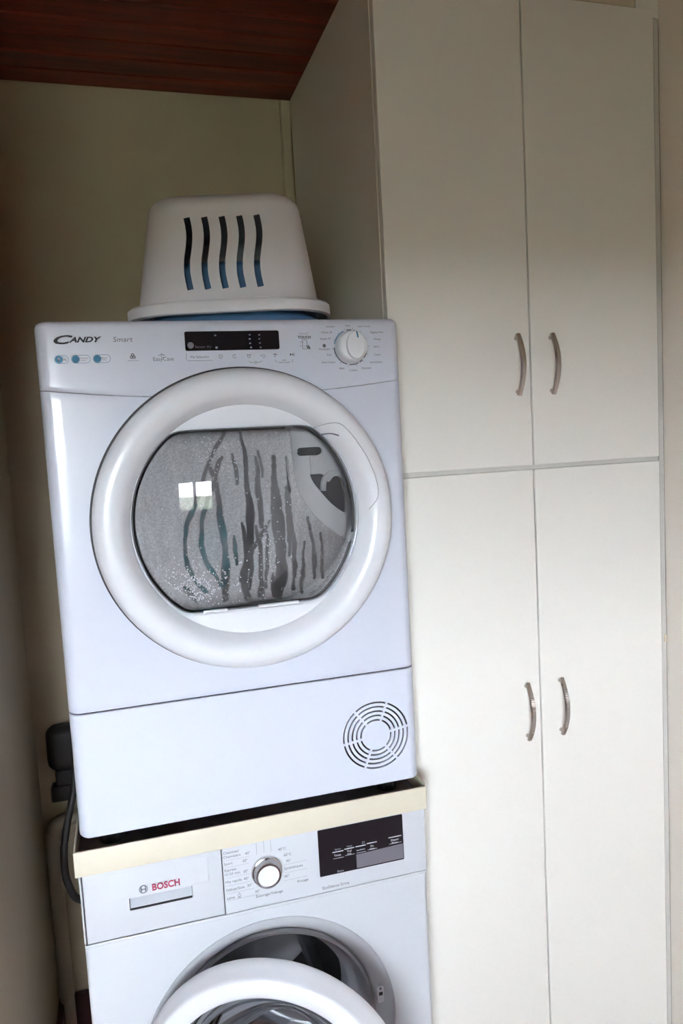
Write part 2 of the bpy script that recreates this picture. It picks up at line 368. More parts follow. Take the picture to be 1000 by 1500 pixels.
# control fascia: right block, drawer block
fas = put('control_fascia', box(BM(), -.0735, WX1, YW-.0015, YW+.06, .7172, .845, .0018, 3), M['enamel_w'], wm, True, 35)
put('fascia_back', box(BM(), WX0+.004, WX1-.004, YW+.0615, .54, .7175, .833), M['enamel_w'], wm)
put('fascia_lip', box(BM(), WX0+.001, WX1-.0005, YW-.0028, YW+.0, .7120, .7175, .0013, 2), M['enamel_w'], wm, True, 35)
put('fascia_edge', box(BM(), WX0, -.2992, YW-.001, YW+.06, .7185, .845, .003, 2), M['enamel_w'], wm, True, 35)
put('drawer_gap', box(BM(), -.2995, -.2974, YW+.002, YW+.05, .7185, .844), M['dark'], wm)
put('drawer_gap', box(BM(), -.0756, -.0732, YW+.002, YW+.05, .7185, .844), M['dark'], wm)
put('drawer_gap', box(BM(), -.2995, -.0740, YW+.0015, YW+.05, .7176, .7184), M['ink2'], wm)
# drawer
dwr = put('detergent_drawer', box(BM(), -.2978, -.0750, YW-.0012, YW+.05, .7184, .845, .0015, 2), M['enamel_w'], wm, True, 35)
rc = put('cutter', box(BM(), -.2285, -.1262, YW-.02, YW+.020, .7600, .7846, .002, 2), M['dark']); rc.data.transform(INV[wm.name]); rc.matrix_world = Matrix.Translation(wm.location)
boolean(dwr, rc)
for p in dwr.data.polygons: p.use_smooth = True
dwr.data.set_sharp_from_angle(angle=math.radians(30))
bm = BM(); V = []
for y_, z_ in ((YW-.001, .828), (YW-.0085, .788), (YW-.0085, .7855), (YW-.001, .7842)): V.append([bm.verts.new((x_, y_, z_)) for x_ in (-.2572, -.0990)])
grid_quads(bm, V, False); bm.faces.new([v[0] for v in V]); bm.faces.new([v[1] for v in V][::-1]); bm.faces.new((V[0][0], V[3][0], V[3][1], V[0][1]))
flap = put('drawer_flap', bm, M['enamel_w'], dwr)
put('finger_slot', box(BM(), -.2275, -.1272, YW-.0014, YW+.003, .7606, .7622), M['dark'], dwr)
sl = BM(); V = []
for y_, z_ in ((YW+.0195, .7842), (YW+.0195, .778), (YW+.002, .7624), (YW+.0195, .7624)): V.append([sl.verts.new((x_, y_, z_)) for x_ in (-.2280, -.1268)])
grid_quads(sl, V+[V[0]], False); sl.faces.new([v[0] for v in V]); sl.faces.new([v[1] for v in V][::-1]); put('handle_recess', sl, M['enamel_w'], dwr)
# maker's mark
yy = YW-.0050
def on_flap(z): return YW-.001-(.828-z)/.04*.0075
write('lettering', 'BOSCH', -.1905, .7968, on_flap(.797)-.0014, M['red'], dwr, h=.0118, w=.0445, bold=.022, depth=.0006)
bm = BM(); yq = on_flap(.799)-.0014
arcband(bm, -.2045, .7965, .0058, .0068, 0, 360, yq-.0006, yq, 32)
put('emblem', bm, M['ink2'], dwr)
bm = BM(); box(bm, -.2082, -.2070, yq-.0006, yq, .7922, .8008); box(bm, -.2020, -.2008, yq-.0006, yq, .7922, .8008); box(bm, -.2072, -.2018, yq-.0006, yq, .7959, .7970)
arcband(bm, -.2045, .7965, .0038, .0047, 140, 220, yq-.0006, yq, 8); arcband(bm, -.2045, .7965, .0038, .0047, -40, 40, yq-.0006, yq, 8)
put('emblem', bm, M['ink2'], dwr)
# programme knob
yp = YW-.0015
kn = put('programme_knob', lathe(BM(), [(.0265, yp), (.0268, yp-.003), (.0258, yp-.006), (.0238, yp-.007), (.0225, yp-.018), (.0215, yp-.0195), (.0185, yp-.0198), (.0180, yp-.0190)], .0003, .7805, 64), M['chrome'], wm, True, 40)
put('knob_face', lathe(BM(), [(.0183, yp-.0188), (.012, yp-.0180), (0, yp-.0176)], .0003, .7805, 48), M['plastic'], kn, True, 40)
put('pointer', box(BM(), -.0006, .0012, yp-.0074, yp-.0045, .8000, .8062), M['ink'], kn)
# programme lettering
P = lambda s, x, z, h=.0052, al='L', m='ink2': write('lettering', s, x, z, yp, M[m], fas, size=h*1.25, align=al)
for s, x, z in (('Chemises/', -.0715, .8262), ('Chemisiers', -.0715, .8188), ('Sport', -.0712, .8060), ('Express', -.0710, .7945), ("15'/33 min", -.0710, .7878), ('Mix rapide', -.0706, .7735), ('Délicat/Soie', -.0704, .7600), ('Laine', -.0702, .7455)): P(s, x, z)
for s, x, z in (('40°', -.0262, .8185), ('30°', -.0312, .8062), ('30°', -.0312, .7872), ('40°', -.0312, .7742), ('30°', -.0262, .7608), ('30°', -.0135, .7470)): P(s, x, z, al='R')
for s, x, z in (('40°C', .0225, .8136), ('60°C', .0318, .8015), ('90°', .0352, .7900), ('Synthétiques', .0312, .7762), ('40°', .0305, .7630), ('Rinçage', .0529, .7482)): P(s, x, z)
P('Essorage/Vidange', -.0206, .7372, .0054)
P('VarioPerfect', .0934, .8385, .0044); P('Allergie +', -.0712, .8382, .0044); P('Coton', .0180, .8372, .0044); P('30°', -.0240, .8364, .004); P('Auto', -.0100, .8370, .004); P('20°', .0075, .8364, .004)
P('EcoSilence Drive', .0972, .7262, .0058)
bm = BM(); arcband(bm, -.0490, .7464, .0020, .0026, 0, 360, yp-.0003, yp, 14); arcband(bm, -.0490, .7500, .0012, .0017, 0, 180, yp-.0003, yp, 8); box(bm, -.0520, -.0460, yp-.0003, yp, .7424, .7430)
put('wool_mark', bm, M['ink2'], fas)
for zz, xa, xb in ((.8122, -.0715, -.0262), (.8000, -.0715, -.0292), (.7812, -.0712, -.0292), (.7672, -.0712, -.0285), (.7535, -.0710, -.0225), (.7410, -.0710, -.0125), (.7838, .0320, .0715), (.7688, .0320, .0715), (.7550, .0285, .0715)):
    put('rule', box(BM(), xa, xb, yp-.0002, yp, zz, zz+.0005), M['inkl'], fas)
for xx, za, zb in ((-.0149, .8125, .8330), (-.0022, .8135, .8345), (.0100, .8125, .8330)): put('rule', box(BM(), xx, xx+.0004, yp-.0002, yp, za, zb), M['ink2'], fas)
# display
dsp = put('display', plate(BM(), rrect(.0935, .2515, .7480, .8333, .002), yp-.0012, yp), M['black'], wm)
yd = yp-.0012
put('touch_field', plate(BM(), [(.1616, .7502), (.2505, .7502), (.2505, .7782), (.1616, .7755)], yd-.0002, yd), M['greypad'], dsp)
for xa, xb, zz in ((.1183, .1384, .7882), (.1403, .1587, .7898), (.1611, .1801, .7900), (.1820, .2011, .7915), (.2234, .2479, .7938)):
    put('display_bar', box(BM(), xa, xb, yd-.0003, yd, zz-.0007, zz+.0009), M['white'], dsp)
    put('display_line', box(BM(), xa+.001, xb, yd-.0003, yd, zz-.0121, zz-.0116), M['white'], dsp)
for s, x, z in (('Temp.', .1275, .7815), ('Trs/', .1490, .7850), ('min', .1490, .7800), ('SpeedPerfect', .1705, .7828), ('Fin', .1918, .7856), ('dans', .1918, .7806), ('Départ', .2352, .7878), ('Pause', .2352, .7830)):
    write('lettering', s, x, z, yd, M['white'], dsp, size=.0052 if len(s) < 9 else .0030, align='C')
write('lettering', 'Extra', .1312, .7520, yd, M['inkl'], dsp, size=.0055, align='C')
write('lettering', 'Options', .1283, .7925, yd, M['inkl'], dsp, size=.0035, align='C'); write('lettering', 'Réglage', .1500, .7938, yd, M['inkl'], dsp, size=.0035, align='C')
bm = BM(); path2([(.1738, .7936), (.1738, .7968), (.1782, .7968), (.1782, .7936), (.1738, .7936)], .0006, bm, yd-.0003, yd); put('icon', bm, M['inkl'], dsp)
# porthole frame, gasket, drum
put('porthole_frame', lathe(BM(), [(.2248, YW-.0008), (.2235, YW+.003), (.2195, YW+.007), (.2130, YW+.010), (.1950, YW+.017), (.1900, YW+.022), (.1895, YW+.05)], DCX, DCZ, 120), M['enamel_w'], wm, True, 50)
put('gasket', lathe(BM(), [(.1905, YW+.020), (.1890, YW+.014), (.1840, YW+.013), (.1815, YW+.018), (.1815, YW+.034), (.1765, YW+.038), (.1745, YW+.060), (.1690, YW+.064), (.1600, YW+.066), (.1560, YW+.072), (.1560, YW+.12)], DCX, DCZ, 120), M['rubber'], wm, True, 60)
put('drum', lathe(BM(), [(.158, .105), (.225, .108), (.228, .125), (.228, .44), (.20, .46), (0, .47)], DCX, DCZ, 96), M['drumdark'], wm, True, 50)
for a in (80, 200, 320):
    bm = BM(); q = []
    for r_, w_ in ((.226, .028), (.19, .018), (.178, .008)):
        for s_ in (-1, 1): q.append((r_, s_*w_))
    ca, sa = math.cos(math.radians(a)), math.sin(math.radians(a)); rows = []
    for y_ in (.13, .14, .43, .44):
        k_ = .75 if y_ in (.13, .44) else 1
        rows.append([bm.verts.new((DCX+ca*(.226-(.226-r_)*k_)-sa*w_, y_, DCZ+sa*(.226-(.226-r_)*k_)+ca*w_)) for r_, w_ in ((.226, -.028), (.19, -.018), (.178, -.006), (.178, .006), (.19, .018), (.226, .028))])
    grid_quads(bm, rows, False); bm.faces.new(rows[0]); bm.faces.new(rows[-1][::-1]); put('drum_paddle', bm, M['chrome'], wm)
lt = put('door_latch', plate(BM(), rrect(.1905, .2030, .4760, .5080, .003), YW+.008, YW+.0145), M['plastic'], wm)
put('latch_slot', box(BM(), .1935, .2005, YW+.0072, YW+.0085, .4905, .4965), M['dark'], lt)
put('latch_screw', lathe(BM(), [(.0022, YW+.0085), (.0018, YW+.0072), (0, YW+.0072)], .1968, .5035, 12), M['ink2'], lt)
# open door, hinged on the left
TH = math.radians(23.5); HXp, HYp = -.231, YW
def swing(me, parent):
    T = Matrix.Translation((HXp, HYp, 0)) @ Matrix.Rotation(-TH, 4, 'Z') @ Matrix.Translation((-HXp, -HYp, 0))
    me.transform(INV[wm.name] @ T @ INV[wm.name].inverted())
dcx2 = -.005; DK = 1.055
dr = put('door_ring', lathe(BM(), [(.1760, YW+.000), (.1745, YW-.026), (.1758, YW-.0335), (.1800, YW-.0365), (.1960, YW-.0390), (.2055, YW-.0380), (.2090, YW-.0350), (.2105, YW-.0310), (.2160, YW-.0160), (.2210, YW-.0050), (.2205, YW-.0010), (.2100, YW+.001), (.1760, YW+.000)], dcx2, DCZ, 128), M['plastic'], wm, True, 40)
swing(dr.data, wm)
g = put('door_glass', lathe(BM(), [(.1750, YW-.024), (.165, YW-.028), (.09, YW-.034), (0, YW-.036)], dcx2, DCZ, 96), M['bowl'], dr, True); swing(g.data, wm)
g = put('door_bowl', lathe(BM(), [(.1755, YW-.004), (.152, YW+.000), (.146, YW+.018), (.132, YW+.063), (.118, YW+.078), (.06, YW+.088), (0, YW+.090)], dcx2, DCZ, 96), M['bowl'], dr, True); swing(g.data, wm)
g = put('bowl_rim', lathe(BM(), [(.160, YW+.0015), (.160, YW+.010), (.146, YW+.014), (.142, YW+.010), (.1435, YW+.0015)], dcx2, DCZ, 96), M['rubber'], dr, True, 50); swing(g.data, wm)
put('hinge', box(BM(), DCX-.224, DCX-.205, YW-.012, YW+.012, .440, .494, .003, 2), M['plastic'], wm, True, 40)

# ================================================================== STACKING TRAY between the machines
TX0, TX1, TY, TZ0, TZ1 = -0.3075, 0.2980, -0.0215, .8365, .8785
tr = thing('stacking_tray', 'cream stacking tray with raised front lip lying on the washing machine', 'tray', ((TX0+TX1)/2, .28, WZT))
put('front_lip', box(BM(), TX0, TX1, TY, TY+.005, TZ0, TZ1, .0016, 2), M['cream'], tr, True, 40)
put('side_lip', box(BM(), TX0, TX0+.004, TY+.0052, .56, TZ0, TZ1, .0012, 1), M['cream'], tr)
put('side_lip', box(BM(), TX1-.004+.003, TX1+.003, TY+.0052, .56, WZT+.0, TZ1+.002, .0012, 1), M['cream'], tr)
put('tray_floor', box(BM(), TX0+.0045, TX1-.0015, TY+.0053, .56, WZT+.0003, WZT+.006), M['traygrey'], tr)
TF = WZT+.006

# ================================================================== TUMBLE DRYER
DW, DZ0, DZ1, ZS = .2983, .8876, 1.7155, 1.0952
DX, DZ = .0105, 1.3875
dy = thing('tumble_dryer', 'white tumble dryer with large round door stacked on the washing machine', 'tumble dryer', (0, .29, TF))
RX, RY = .0200, .028
def section(nf=40):
    p = [(-DW, .07), (-DW, .05)]
    for i in range(9):
        a = PI+ (PI/2)*i/8; p.append((-DW+RX+RX*math.cos(a), RY+RY*math.sin(a)))
    for i in range(1, nf): p.append((-DW+RX+(2*DW-2*RX)*i/nf, 0.0))
    for i in range(9):
        a = 1.5*PI+(PI/2)*i/8; p.append((DW-RX+RX*math.cos(a), RY+RY*math.sin(a)))
    p += [(DW, .05), (DW, .07)]; return p
SEC = section()
def inset(p, d):
    x, y = p; cx = max(-DW+.06, min(DW-.06, x)); cy = .10
    if abs(x) < DW-RX-1e-6: return (x, y+d)
    v = Vector((x, y))-Vector((math.copysign(DW-RX-.02, x), RY+.02)); v.normalize(); return (x-v.x*d, y-v.y*d)
seam = lambda x: 1.6105-.019*(1-(min(abs(x), .295)/.295)**2)
def panel(name, lo, hi, m, rows=30, top_r=0.0, hole=None, bot_r=.0015):
    bm = BM(); R = []
    def row(zf, d): R.append([bm.verts.new((*inset(p, d), zf(p[0]))) for p in SEC])
    row(lambda x: lo(x)+.0006, .008); row(lo, bot_r if bot_r else .001)
    row(lambda x: lo(x)+bot_r, 0)
    tr_ = top_r or .0015
    for i in range(1, rows): row(lambda x, i=i: lo(x)+bot_r+(hi(x)-tr_-lo(x)-bot_r)*i/rows, 0)
    row(lambda x: hi(x)-tr_, 0)
    for i in range(1, 7):
        a = PI/2*i/6; row(lambda x, a=a: hi(x)-tr_+tr_*math.sin(a), tr_*(1-math.cos(a)))
    row(lambda x: hi(x)-.0, max(.016, tr_+.01))
    grid_quads(bm, R)
    if hole:
        cx, cz, r = hole
        bmesh.ops.delete(bm, geom=[f for f in bm.faces if (f.calc_center_median().x-cx)**2+(f.calc_center_median().z-cz)**2 < r*r], context='FACES')
    return put(name, bm, m, dy, True, 50)
cp = panel('control_panel', lambda x: seam(x)+.0003, lambda x: DZ1, M['enamel'], 12, .012)
fp = panel('front_panel', lambda x: ZS+.0012, lambda x: seam(x)-.0003, M['enamel'], 40, 0, (DX, DZ, .222))
bm = BM()
box(bm, -DW+.0012, -DW+.014, .060, .60, DZ0+.004, DZ1-.012); box(bm, DW-.014, DW-.0012, .060, .60, DZ0+.004, DZ1-.012)
box(bm, -DW+.0012, DW-.0012, .030, .60, DZ1-.016, DZ1-.001); box(bm, -DW+.003, DW-.003, .02, .60, DZ0+.002, DZ0+.012); box(bm, -DW+.002, DW-.002, .590, .602, DZ0+.004, DZ1-.002)
put('body', bm, M['enamel'], dy)
bm = BM()
for x in (-1, 1): box(bm, x*DW-x*.012-.006, x*DW-x*.012+.006, .035, .055, DZ0+.01, DZ1-.03)
box(bm, -DW+.012, DW-.012, .012, .020, ZS-.006, ZS+.008)
box(bm, -DW+.012, DX-.235, .0085, .012, 1.58, 1.63); box(bm, DX+.17, DW-.012, .0085, .012, 1.58, 1.63); box(bm, DX-.24, DX+.2, .0085, .012, 1.60, 1.63)
put('seam_backing', bm, M['dark'], dy)
for fx in (-.25, .25):
    for fy in (.06, .54):
        bm = BM(); R = [[bm.verts.new((fx+.02*math.cos(a*PI/8), fy+.02*math.sin(a*PI/8), z)) for a in range(16)] for z in (TF+.0003, DZ0+.003)]
        grid_quads(bm, R, True); bm.faces.new(R[0]); bm.faces.new(R[1]); put('foot', bm, M['blackrub'], dy)
# ---- kick panel with a round grille
VX, VZ, VR = .2155, .9800, .0618
lo, hi = DZ0, ZS-.0012
bm = BM(); xa, xb = -DW+RX, DW-RX
ang = sorted([2*PI*i/96 for i in range(96)] + [math.atan2(z-VZ, x-VX) % (2*PI) for x in (xa, xb) for z in (lo+.002, hi-.0015)])
inn, inn2, out = [], [], []
for a in ang:
    c, s = math.cos(a), math.sin(a); t = 1e9
    if c > 1e-9: t = min(t, (xb-VX)/c)
    if c < -1e-9: t = min(t, (xa-VX)/c)
    if s > 1e-9: t = min(t, (hi-.0015-VZ)/s)
    if s < -1e-9: t = min(t, (lo+.002-VZ)/s)
    inn2.append(bm.verts.new((VX+VR*c, .006, VZ+VR*s))); inn.append(bm.verts.new((VX+VR*c, 0, VZ+VR*s))); out.append(bm.verts.new((VX+t*c, 0, VZ+t*s)))
grid_quads(bm, [inn2, inn, out], True)
def strip(cols):
    R = []
    for z, d in ((lo+.0006, .008), (lo, .002), (lo+.002, 0), (hi-.0015, 0), (hi, .0015), (hi-.0004, .008)): R.append([bm.verts.new((*inset(p, d), z)) for p in cols])
    return R
nside = 11
grid_quads(bm, strip(SEC[:nside])); grid_quads(bm, strip(SEC[-nside:]))
RR = strip([SEC[nside-1], SEC[-nside]]); 
grid_quads(bm, RR[0:3]); grid_quads(bm, RR[3:])
bmesh.ops.remove_doubles(bm, verts=bm.verts[:], dist=.0002)
kp = put('kick_panel', bm, M['enamel'], dy, True, 40)
radii = [.0618, .0538, .0458, .0378, .0298]; sw = .0031
for i, r in enumerate(radii):
    r1 = r-sw; r0 = (radii[i+1]) if i+1 < len(radii) else 0.0
    if r0 > 0: bm = arcband(BM(), VX, VZ, r0, r1, 0, 360, .0004, .0045, 64); nm = 'grille_ring'
    else: bm = lathe(BM(), [(r1, .0045), (r1, .0004), (0, .0004)], VX, VZ, 48); nm = 'grille_hub'
    put(nm, bm, M['enamel'], kp)
for k in range(6):
    a = math.radians(68+60*k); c, s = math.cos(a), math.sin(a); w = .0022
    pts = [(VX+c*r-s*t, VZ+s*r+c*t) for r, t in ((.026, -w), (VR+.0005, -w), (VR+.0005, w), (.026, w))]
    put('grille_spoke', plate(BM(), pts, .0002, .005), M['enamel'], kp)
put('grille_backing', lathe(BM(), [(.066, .013), (0, .013)], VX, VZ, 32), M['dark'], kp)
# ---- door
dk = lathe(BM(), [(.236, .004), (.2512, .0), (.2512, -.0035), (.2440, -.0040), (.2435, -.010), (.20, -.010)], DX, DZ, 128)
put('door_gap_shade', dk, M['dark'], dy, True, 40)  # dark ring standing in for the shade in the gap round the door
ring = put('door_ring', lathe(BM(), [(.200, -.0095), (.2425, -.0095), (.2465, -.0125), (.2475, -.018), (.2455, -.027), (.2400, -.0345), (.2310, -.0390), (.2200, -.0400), (.2120, -.0385), (.2040, -.0340), (.1980, -.0275), (.1930, -.0205), (.1895, -.0160), (.1888, -.0140)], DX, DZ, 160), M['plastic'], dy, True, 60)
GX, GZ, GR, GH0, GH1 = .0095, 1.3905, .1868, -.1500, .1490
def outline_r(t, dr=0.0):
    s = math.sin(t); hmax = (GH1 if s > 0 else -GH0); r1 = GR; r2 = hmax/max(abs(s), 1e-4); k = 40.0
    a, b = (r1)**-k if r1 < 10 else 0, r2**-k if r2 < 1e3 else 0
    return (a+b)**(-1/k)+dr
# white crescent plate with the window cut out of it
bm = BM(); n = 160; R = [[], [], []]
for i in range(n):
    t = 2*PI*i/n; c, s = math.cos(t), math.sin(t); ro = outline_r(t)
    R[0].append(bm.verts.new((DX+.1893*c, -.0142, DZ+.1893*s)))
    R[1].append(bm.verts.new((GX+ro*c, -.0150, GZ+ro*s))); R[2].append(bm.verts.new((GX+ro*c, .02, GZ+ro*s)))
grid_quads(bm, R, True); put('window_surround', bm, M['plastic'], ring, True, 40)
# domed clear window
RD, AP = .440, -.0500
def dome(x, z): return AP+RD-math.sqrt(RD*RD-x*x-(z-.030)**2)
def dome_mesh(off, shrink, ns, nt, wall):
    bm = BM(); rows = []; c0 = bm.verts.new((GX, dome(0, 0)+off, GZ))
    for k in range(1, ns+1):
        f = k/ns; row = []
        for i in range(nt):
            t = 2*PI*i/nt; r = (outline_r(t)-shrink)*f; x, z = r*math.cos(t), r*math.sin(t); y = dome(x, z)+off
            if wall and f > .9: y += .010*((f-.9)/.1)**3
            row.append(bm.verts.new((GX+x, min(y, -.006), GZ+z)))
        rows.append(row)
    for i in range(nt): bm.faces.new((c0, rows[0][i], rows[0][(i+1) % nt]))
    if wall:
        rows.append([bm.verts.new((v.co.x, .012, v.co.z)) for v in rows[-1]])
    grid_quads(bm, rows, True); return bm
put('door_window', dome_mesh(0, .0006, 40, 200, True), M['clear'], ring, True)
STREAKS = [
   ([(-0.0217, 1.5361), (-0.0463, 1.494), (-0.0591, 1.4643), (-0.0772, 1.422), (-0.0916, 1.3882), (-0.0965, 1.3624), (-0.096, 1.3272), (-0.0859, 1.2996), (-0.0681, 1.2745)], 0.0064),
   ([(-0.0311, 1.4931), (-0.0429, 1.4676), (-0.06, 1.4207), (-0.0702, 1.3865), (-0.0724, 1.3558), (-0.0668, 1.3243), (-0.051, 1.3004), (-0.0426, 1.2816)], 0.0064),
   ([(-0.049, 1.4855), (-0.0421, 1.4282), (-0.0386, 1.3838), (-0.0351, 1.3391), (-0.0359, 1.2944), (-0.0353, 1.2583)], 0.0109),
   ([(0.0061, 1.4909), (0.0067, 1.4468), (0.0069, 1.4023), (0.0053, 1.3577), (-0.0009, 1.3178), (-0.0081, 1.2915), (-0.0005, 1.2566)], 0.0136),
   ([(0.0216, 1.49), (0.0231, 1.4457), (0.0225, 1.4011), (0.0255, 1.3784)], 0.0077), ([(0.0396, 1.3863), (0.0098, 1.3439)], 0.005),
   ([(0.0529, 1.4882), (0.05, 1.4214), (0.0536, 1.3761), (0.0562, 1.3305), (0.0561, 1.2848), (0.0507, 1.2578)], 0.0209),
   ([(0.0742, 1.487), (0.0728, 1.4198), (0.0755, 1.3743), (0.0791, 1.3192), (0.078, 1.264)], 0.0068),
   ([(0.097, 1.345), (0.0931, 1.2809), (0.0949, 1.2553)], 0.005), ([(0.1041, 1.3856), (0.1145, 1.325), (0.1175, 1.2784)], 0.005),
   ([(0.1282, 1.3561), (0.13, 1.305), (0.1317, 1.2769)], 0.0041), ([(0.0166, 1.3792), (0.0221, 1.3247), (0.0201, 1.2589)], 0.0068),
   ([(0.043, 1.2953), (0.0433, 1.2563)], 0.005), ([(0.0021, 1.5306), (0.0061, 1.4909)], 0.0045), ([(-0.1041, 1.286), (-0.0844, 1.2594)], 0.0073)]
rs = random.Random(11)
for k in range(15):
    xx = rs.uniform(-.02, .15); za = rs.uniform(1.33, 1.50) if xx < .09 else rs.uniform(1.29, 1.36); zb = rs.uniform(1.25, za-.04); dx_ = rs.uniform(-.004, .006)
    STREAKS.append(([(xx, za), (xx+dx_*.4, (za+zb)/2), (xx+dx_, zb)], rs.uniform(.0018, .0048)))
SEG = []
for pts, w in STREAKS:
    q = smooth_pts(pts, 4)
    for i_, (a, b) in enumerate(zip(q, q[1:])):
        u_ = i_/max(1, len(q)-2); SEG.append((a.x, a.y, b.x-a.x, b.y-a.y, w/2*(.35+.65*min(1, u_*3))*(1 if u_ < .85 else .7)))
def streak(x, z):
    best = 0.0
    for ax, az, bx, bz, h in SEG:
        if abs(az+bz*.5-z) > abs(bz)*.5+h+.004: continue
        L2 = bx*bx+bz*bz; t = max(0, min(1, ((x-ax)*bx+(z-az)*bz)/L2)); dd = math.hypot(x-ax-bx*t, z-az-bz*t)
        e = 1-(dd-h*.8)/.0022 if dd > h*.8 else 1.0
        if e > best: best = e
    return max(0.0, min(1.0, best))
from mathutils import noise as mnoise
LENS = [(0.0865, 1.4517), (0.0925, 1.4251), (0.1135, 1.3917), (0.1355, 1.3691), (0.1638, 1.3476), (0.1860, 1.3339), (0.1920, 1.3597), (0.1935, 1.3978), (0.1890, 1.4269), (0.1800, 1.46), (0.1640, 1.4921), (0.1440, 1.5139), (0.1240, 1.5288), (0.1072, 1.5343), (0.0857, 1.5364), (0.0838, 1.5)]
def in_lens(x, z):
    c = False; n = len(LENS)
    for i in range(n):
        (x1_, z1_), (x2_, z2_) = LENS[i], LENS[(i+1) % n]
        if (z1_ > z) != (z2_ > z) and x < (x2_-x1_)*(z-z1_)/(z2_-z1_)+x1_: c = not c
    return c
bm = dome_mesh(.0035, .006, 150, 420, False)
me = bpy.data.meshes.new('condensation'); bm.to_mesh(me); bm.free()
at = me.attributes.new('fog', 'FLOAT', 'POINT'); vals = []
for v in me.vertices:
    x, z = v.co.x, v.co.z; wob = mnoise.noise(Vector((x*60, z*26, 3.1)))*.0042+mnoise.noise(Vector((x*20, z*90, 5.2)))*.0012
    f = .66+.12*mnoise.noise(Vector((x*9, z*9, .3)))+.08*mnoise.noise(Vector((x*140, z*30, 7.7)))
    f += .08*max(0, (x+.02)*-4)*.3
    f *= 1-min(.96, .80+.35*mnoise.noise(Vector((x*70, z*45, 9.4))))*streak(x+wob, z)
    if z < 1.275: f *= max(.35, 1-(1.275-z)*14)
    if z > 1.515: f *= max(.45, 1-(z-1.515)*18)
    if in_lens(x, z): f *= .12                         # the latch corner is clear
    vals.append(max(0, min(1, f)))
at.data.foreach_set('value', vals)
put_me('condensation', me, M['fog'], ring, True)
bm = BM(); rng = random.Random(3)
def bead(x, z, r):
    y = dome(x-GX, z-GZ)+.0030
    g = bmesh.ops.create_icosphere(bm, subdivisions=1, radius=r)['verts']; bmesh.ops.translate(bm, vec=(x, y, z), verts=g)
cnt = 0
while cnt < 620:
    k = rng.random()
    if k < .6: x, z = rng.gauss(-.085, .035), rng.gauss(1.285, .020)
    elif k < .75: x, z = rng.gauss(-.045, .02), rng.gauss(1.50, .02)
    elif k < .85: x, z = rng.gauss(.035, .012), rng.gauss(1.33, .04)
    else: x, z = rng.uniform(-.16, .1), rng.uniform(1.25, 1.53)
    a = math.atan2(z-GZ, x-GX)
    if math.hypot(x-GX, z-GZ) < outline_r(a)-.012: bead(x, z, rng.uniform(.0006, .0015)); cnt += 1
put('water_droplets', bm, M['bead'], ring, True, kind='stuff')
bm = BM(); tube(bm, [(GX+outline_r(2*PI*i/160, .0006)*math.cos(2*PI*i/160), -.0150, GZ+outline_r(2*PI*i/160, .0006)*math.sin(2*PI*i/160)) for i in range(161)], .0030, 8, False)
put('window_rim', bm, M['clear'], ring, True)
# latch moulding seen through the right of the window
HOLLOW = [(0.1231, 1.4549), (0.1463, 1.4534), (0.1553, 1.4396), (0.1656, 1.4484), (0.1772, 1.4457), (0.183, 1.4261), (0.184, 1.4069), (0.1828, 1.3861), (0.174, 1.3888), (0.1571, 1.4035), (0.1407, 1.4236), (0.1281, 1.4414)]
HOOK = [(0.1446, 1.4252), (0.1465, 1.4402), (0.153, 1.4511), (0.164, 1.456), (0.1738, 1.4545)]
lens_pts = [tuple(p) for p in smooth_pts([(a, b) for a, b in LENS+LENS[:1]], 5)[:-1]]
lm = put('latch_moulding', plate(BM(), lens_pts, .008, .016), M['innerw'], ring)
hp = [tuple(p) for p in smooth_pts(HOLLOW+HOLLOW[:1], 4)[:-1]]
hc = put('cutter', plate(BM(), hp, -.1, .1), M['dark']); 
bmc = BM(); bmc.from_mesh(hc.data); 
lathe(bmc, [(0, -.1), (.0036, -.1), (.0036, .1), (0, .1)], .1491, 1.4748, 20); plate(bmc, rrect(.1030, .1475, 1.4870, 1.5010, .0068), -.1, .1); bmc.to_mesh(hc.data); bmc.free()
hc.data.transform(INV[dy.name]); hc.matrix_world = Matrix.Translation(dy.location); boolean(lm, hc)
put('latch_hook', path2([tuple(p) for p in smooth_pts(HOOK, 5)], .0078, BM(), .002, .012), M['innerw'], ring)
put('latch_stem', box(BM(), .1240, .1385, .004, .010, 1.4545, 1.4865, .002, 2), M['innerw'], ring)
put('latch_backing', plate(BM(), lens_pts, .045, .047), M['dark'], ring)
put('moulding_edge', path2([tuple(p) for p in smooth_pts(LENS[:6], 6)], .0022, BM(), .0035, .009), M['plastic'], ring)
# inner window lip (bottom tabs) and grip line on the ring
for xa, xb in ((-.075, -.035), (.015, .085)): put('window_tab', box(BM(), xa, xb, -.020, -.012, 1.2395, 1.2445, .0015, 2), M['plastic'], ring)
GRIP = [(0.1274, 1.5333), (0.1483, 1.5386), (0.1671, 1.5378), (0.1816, 1.5253), (0.1958, 1.5064), (0.2118, 1.4799), (0.2238, 1.4497), (0.2284, 1.4253), (0.2265, 1.4087), (0.2129, 1.3911)]
RP = [(.2475, -.018), (.2455, -.027), (.2400, -.0345), (.2310, -.0390), (.2200, -.0400), (.2120, -.0385), (.2040, -.0340), (.1980, -.0275), (.1930, -.0205), (.1895, -.0160)]
def ring_y(r):
    for (r1, y1_), (r0, y0_) in zip(RP, RP[1:]):
        if r0 <= r <= r1: return y0_+(y1_-y0_)*(r-r0)/(r1-r0)
    return -.016
def on_ring(pts, w):
    bm = BM(); T = [];
    for p in smooth_pts(pts, 6):
        r = math.hypot(p.x-DX, p.y-DZ); T.append((p.x, ring_y(r)-.0001, p.y))
    return tube(bm, T, w, 6)
put('grip_line', on_ring(GRIP, .0007), M['groove'], ring, True)
put('grip_notch', on_ring([(0.141, 1.5212), (0.1533, 1.5224), (0.1664, 1.5181)], .0012), M['ink2'], ring, True)
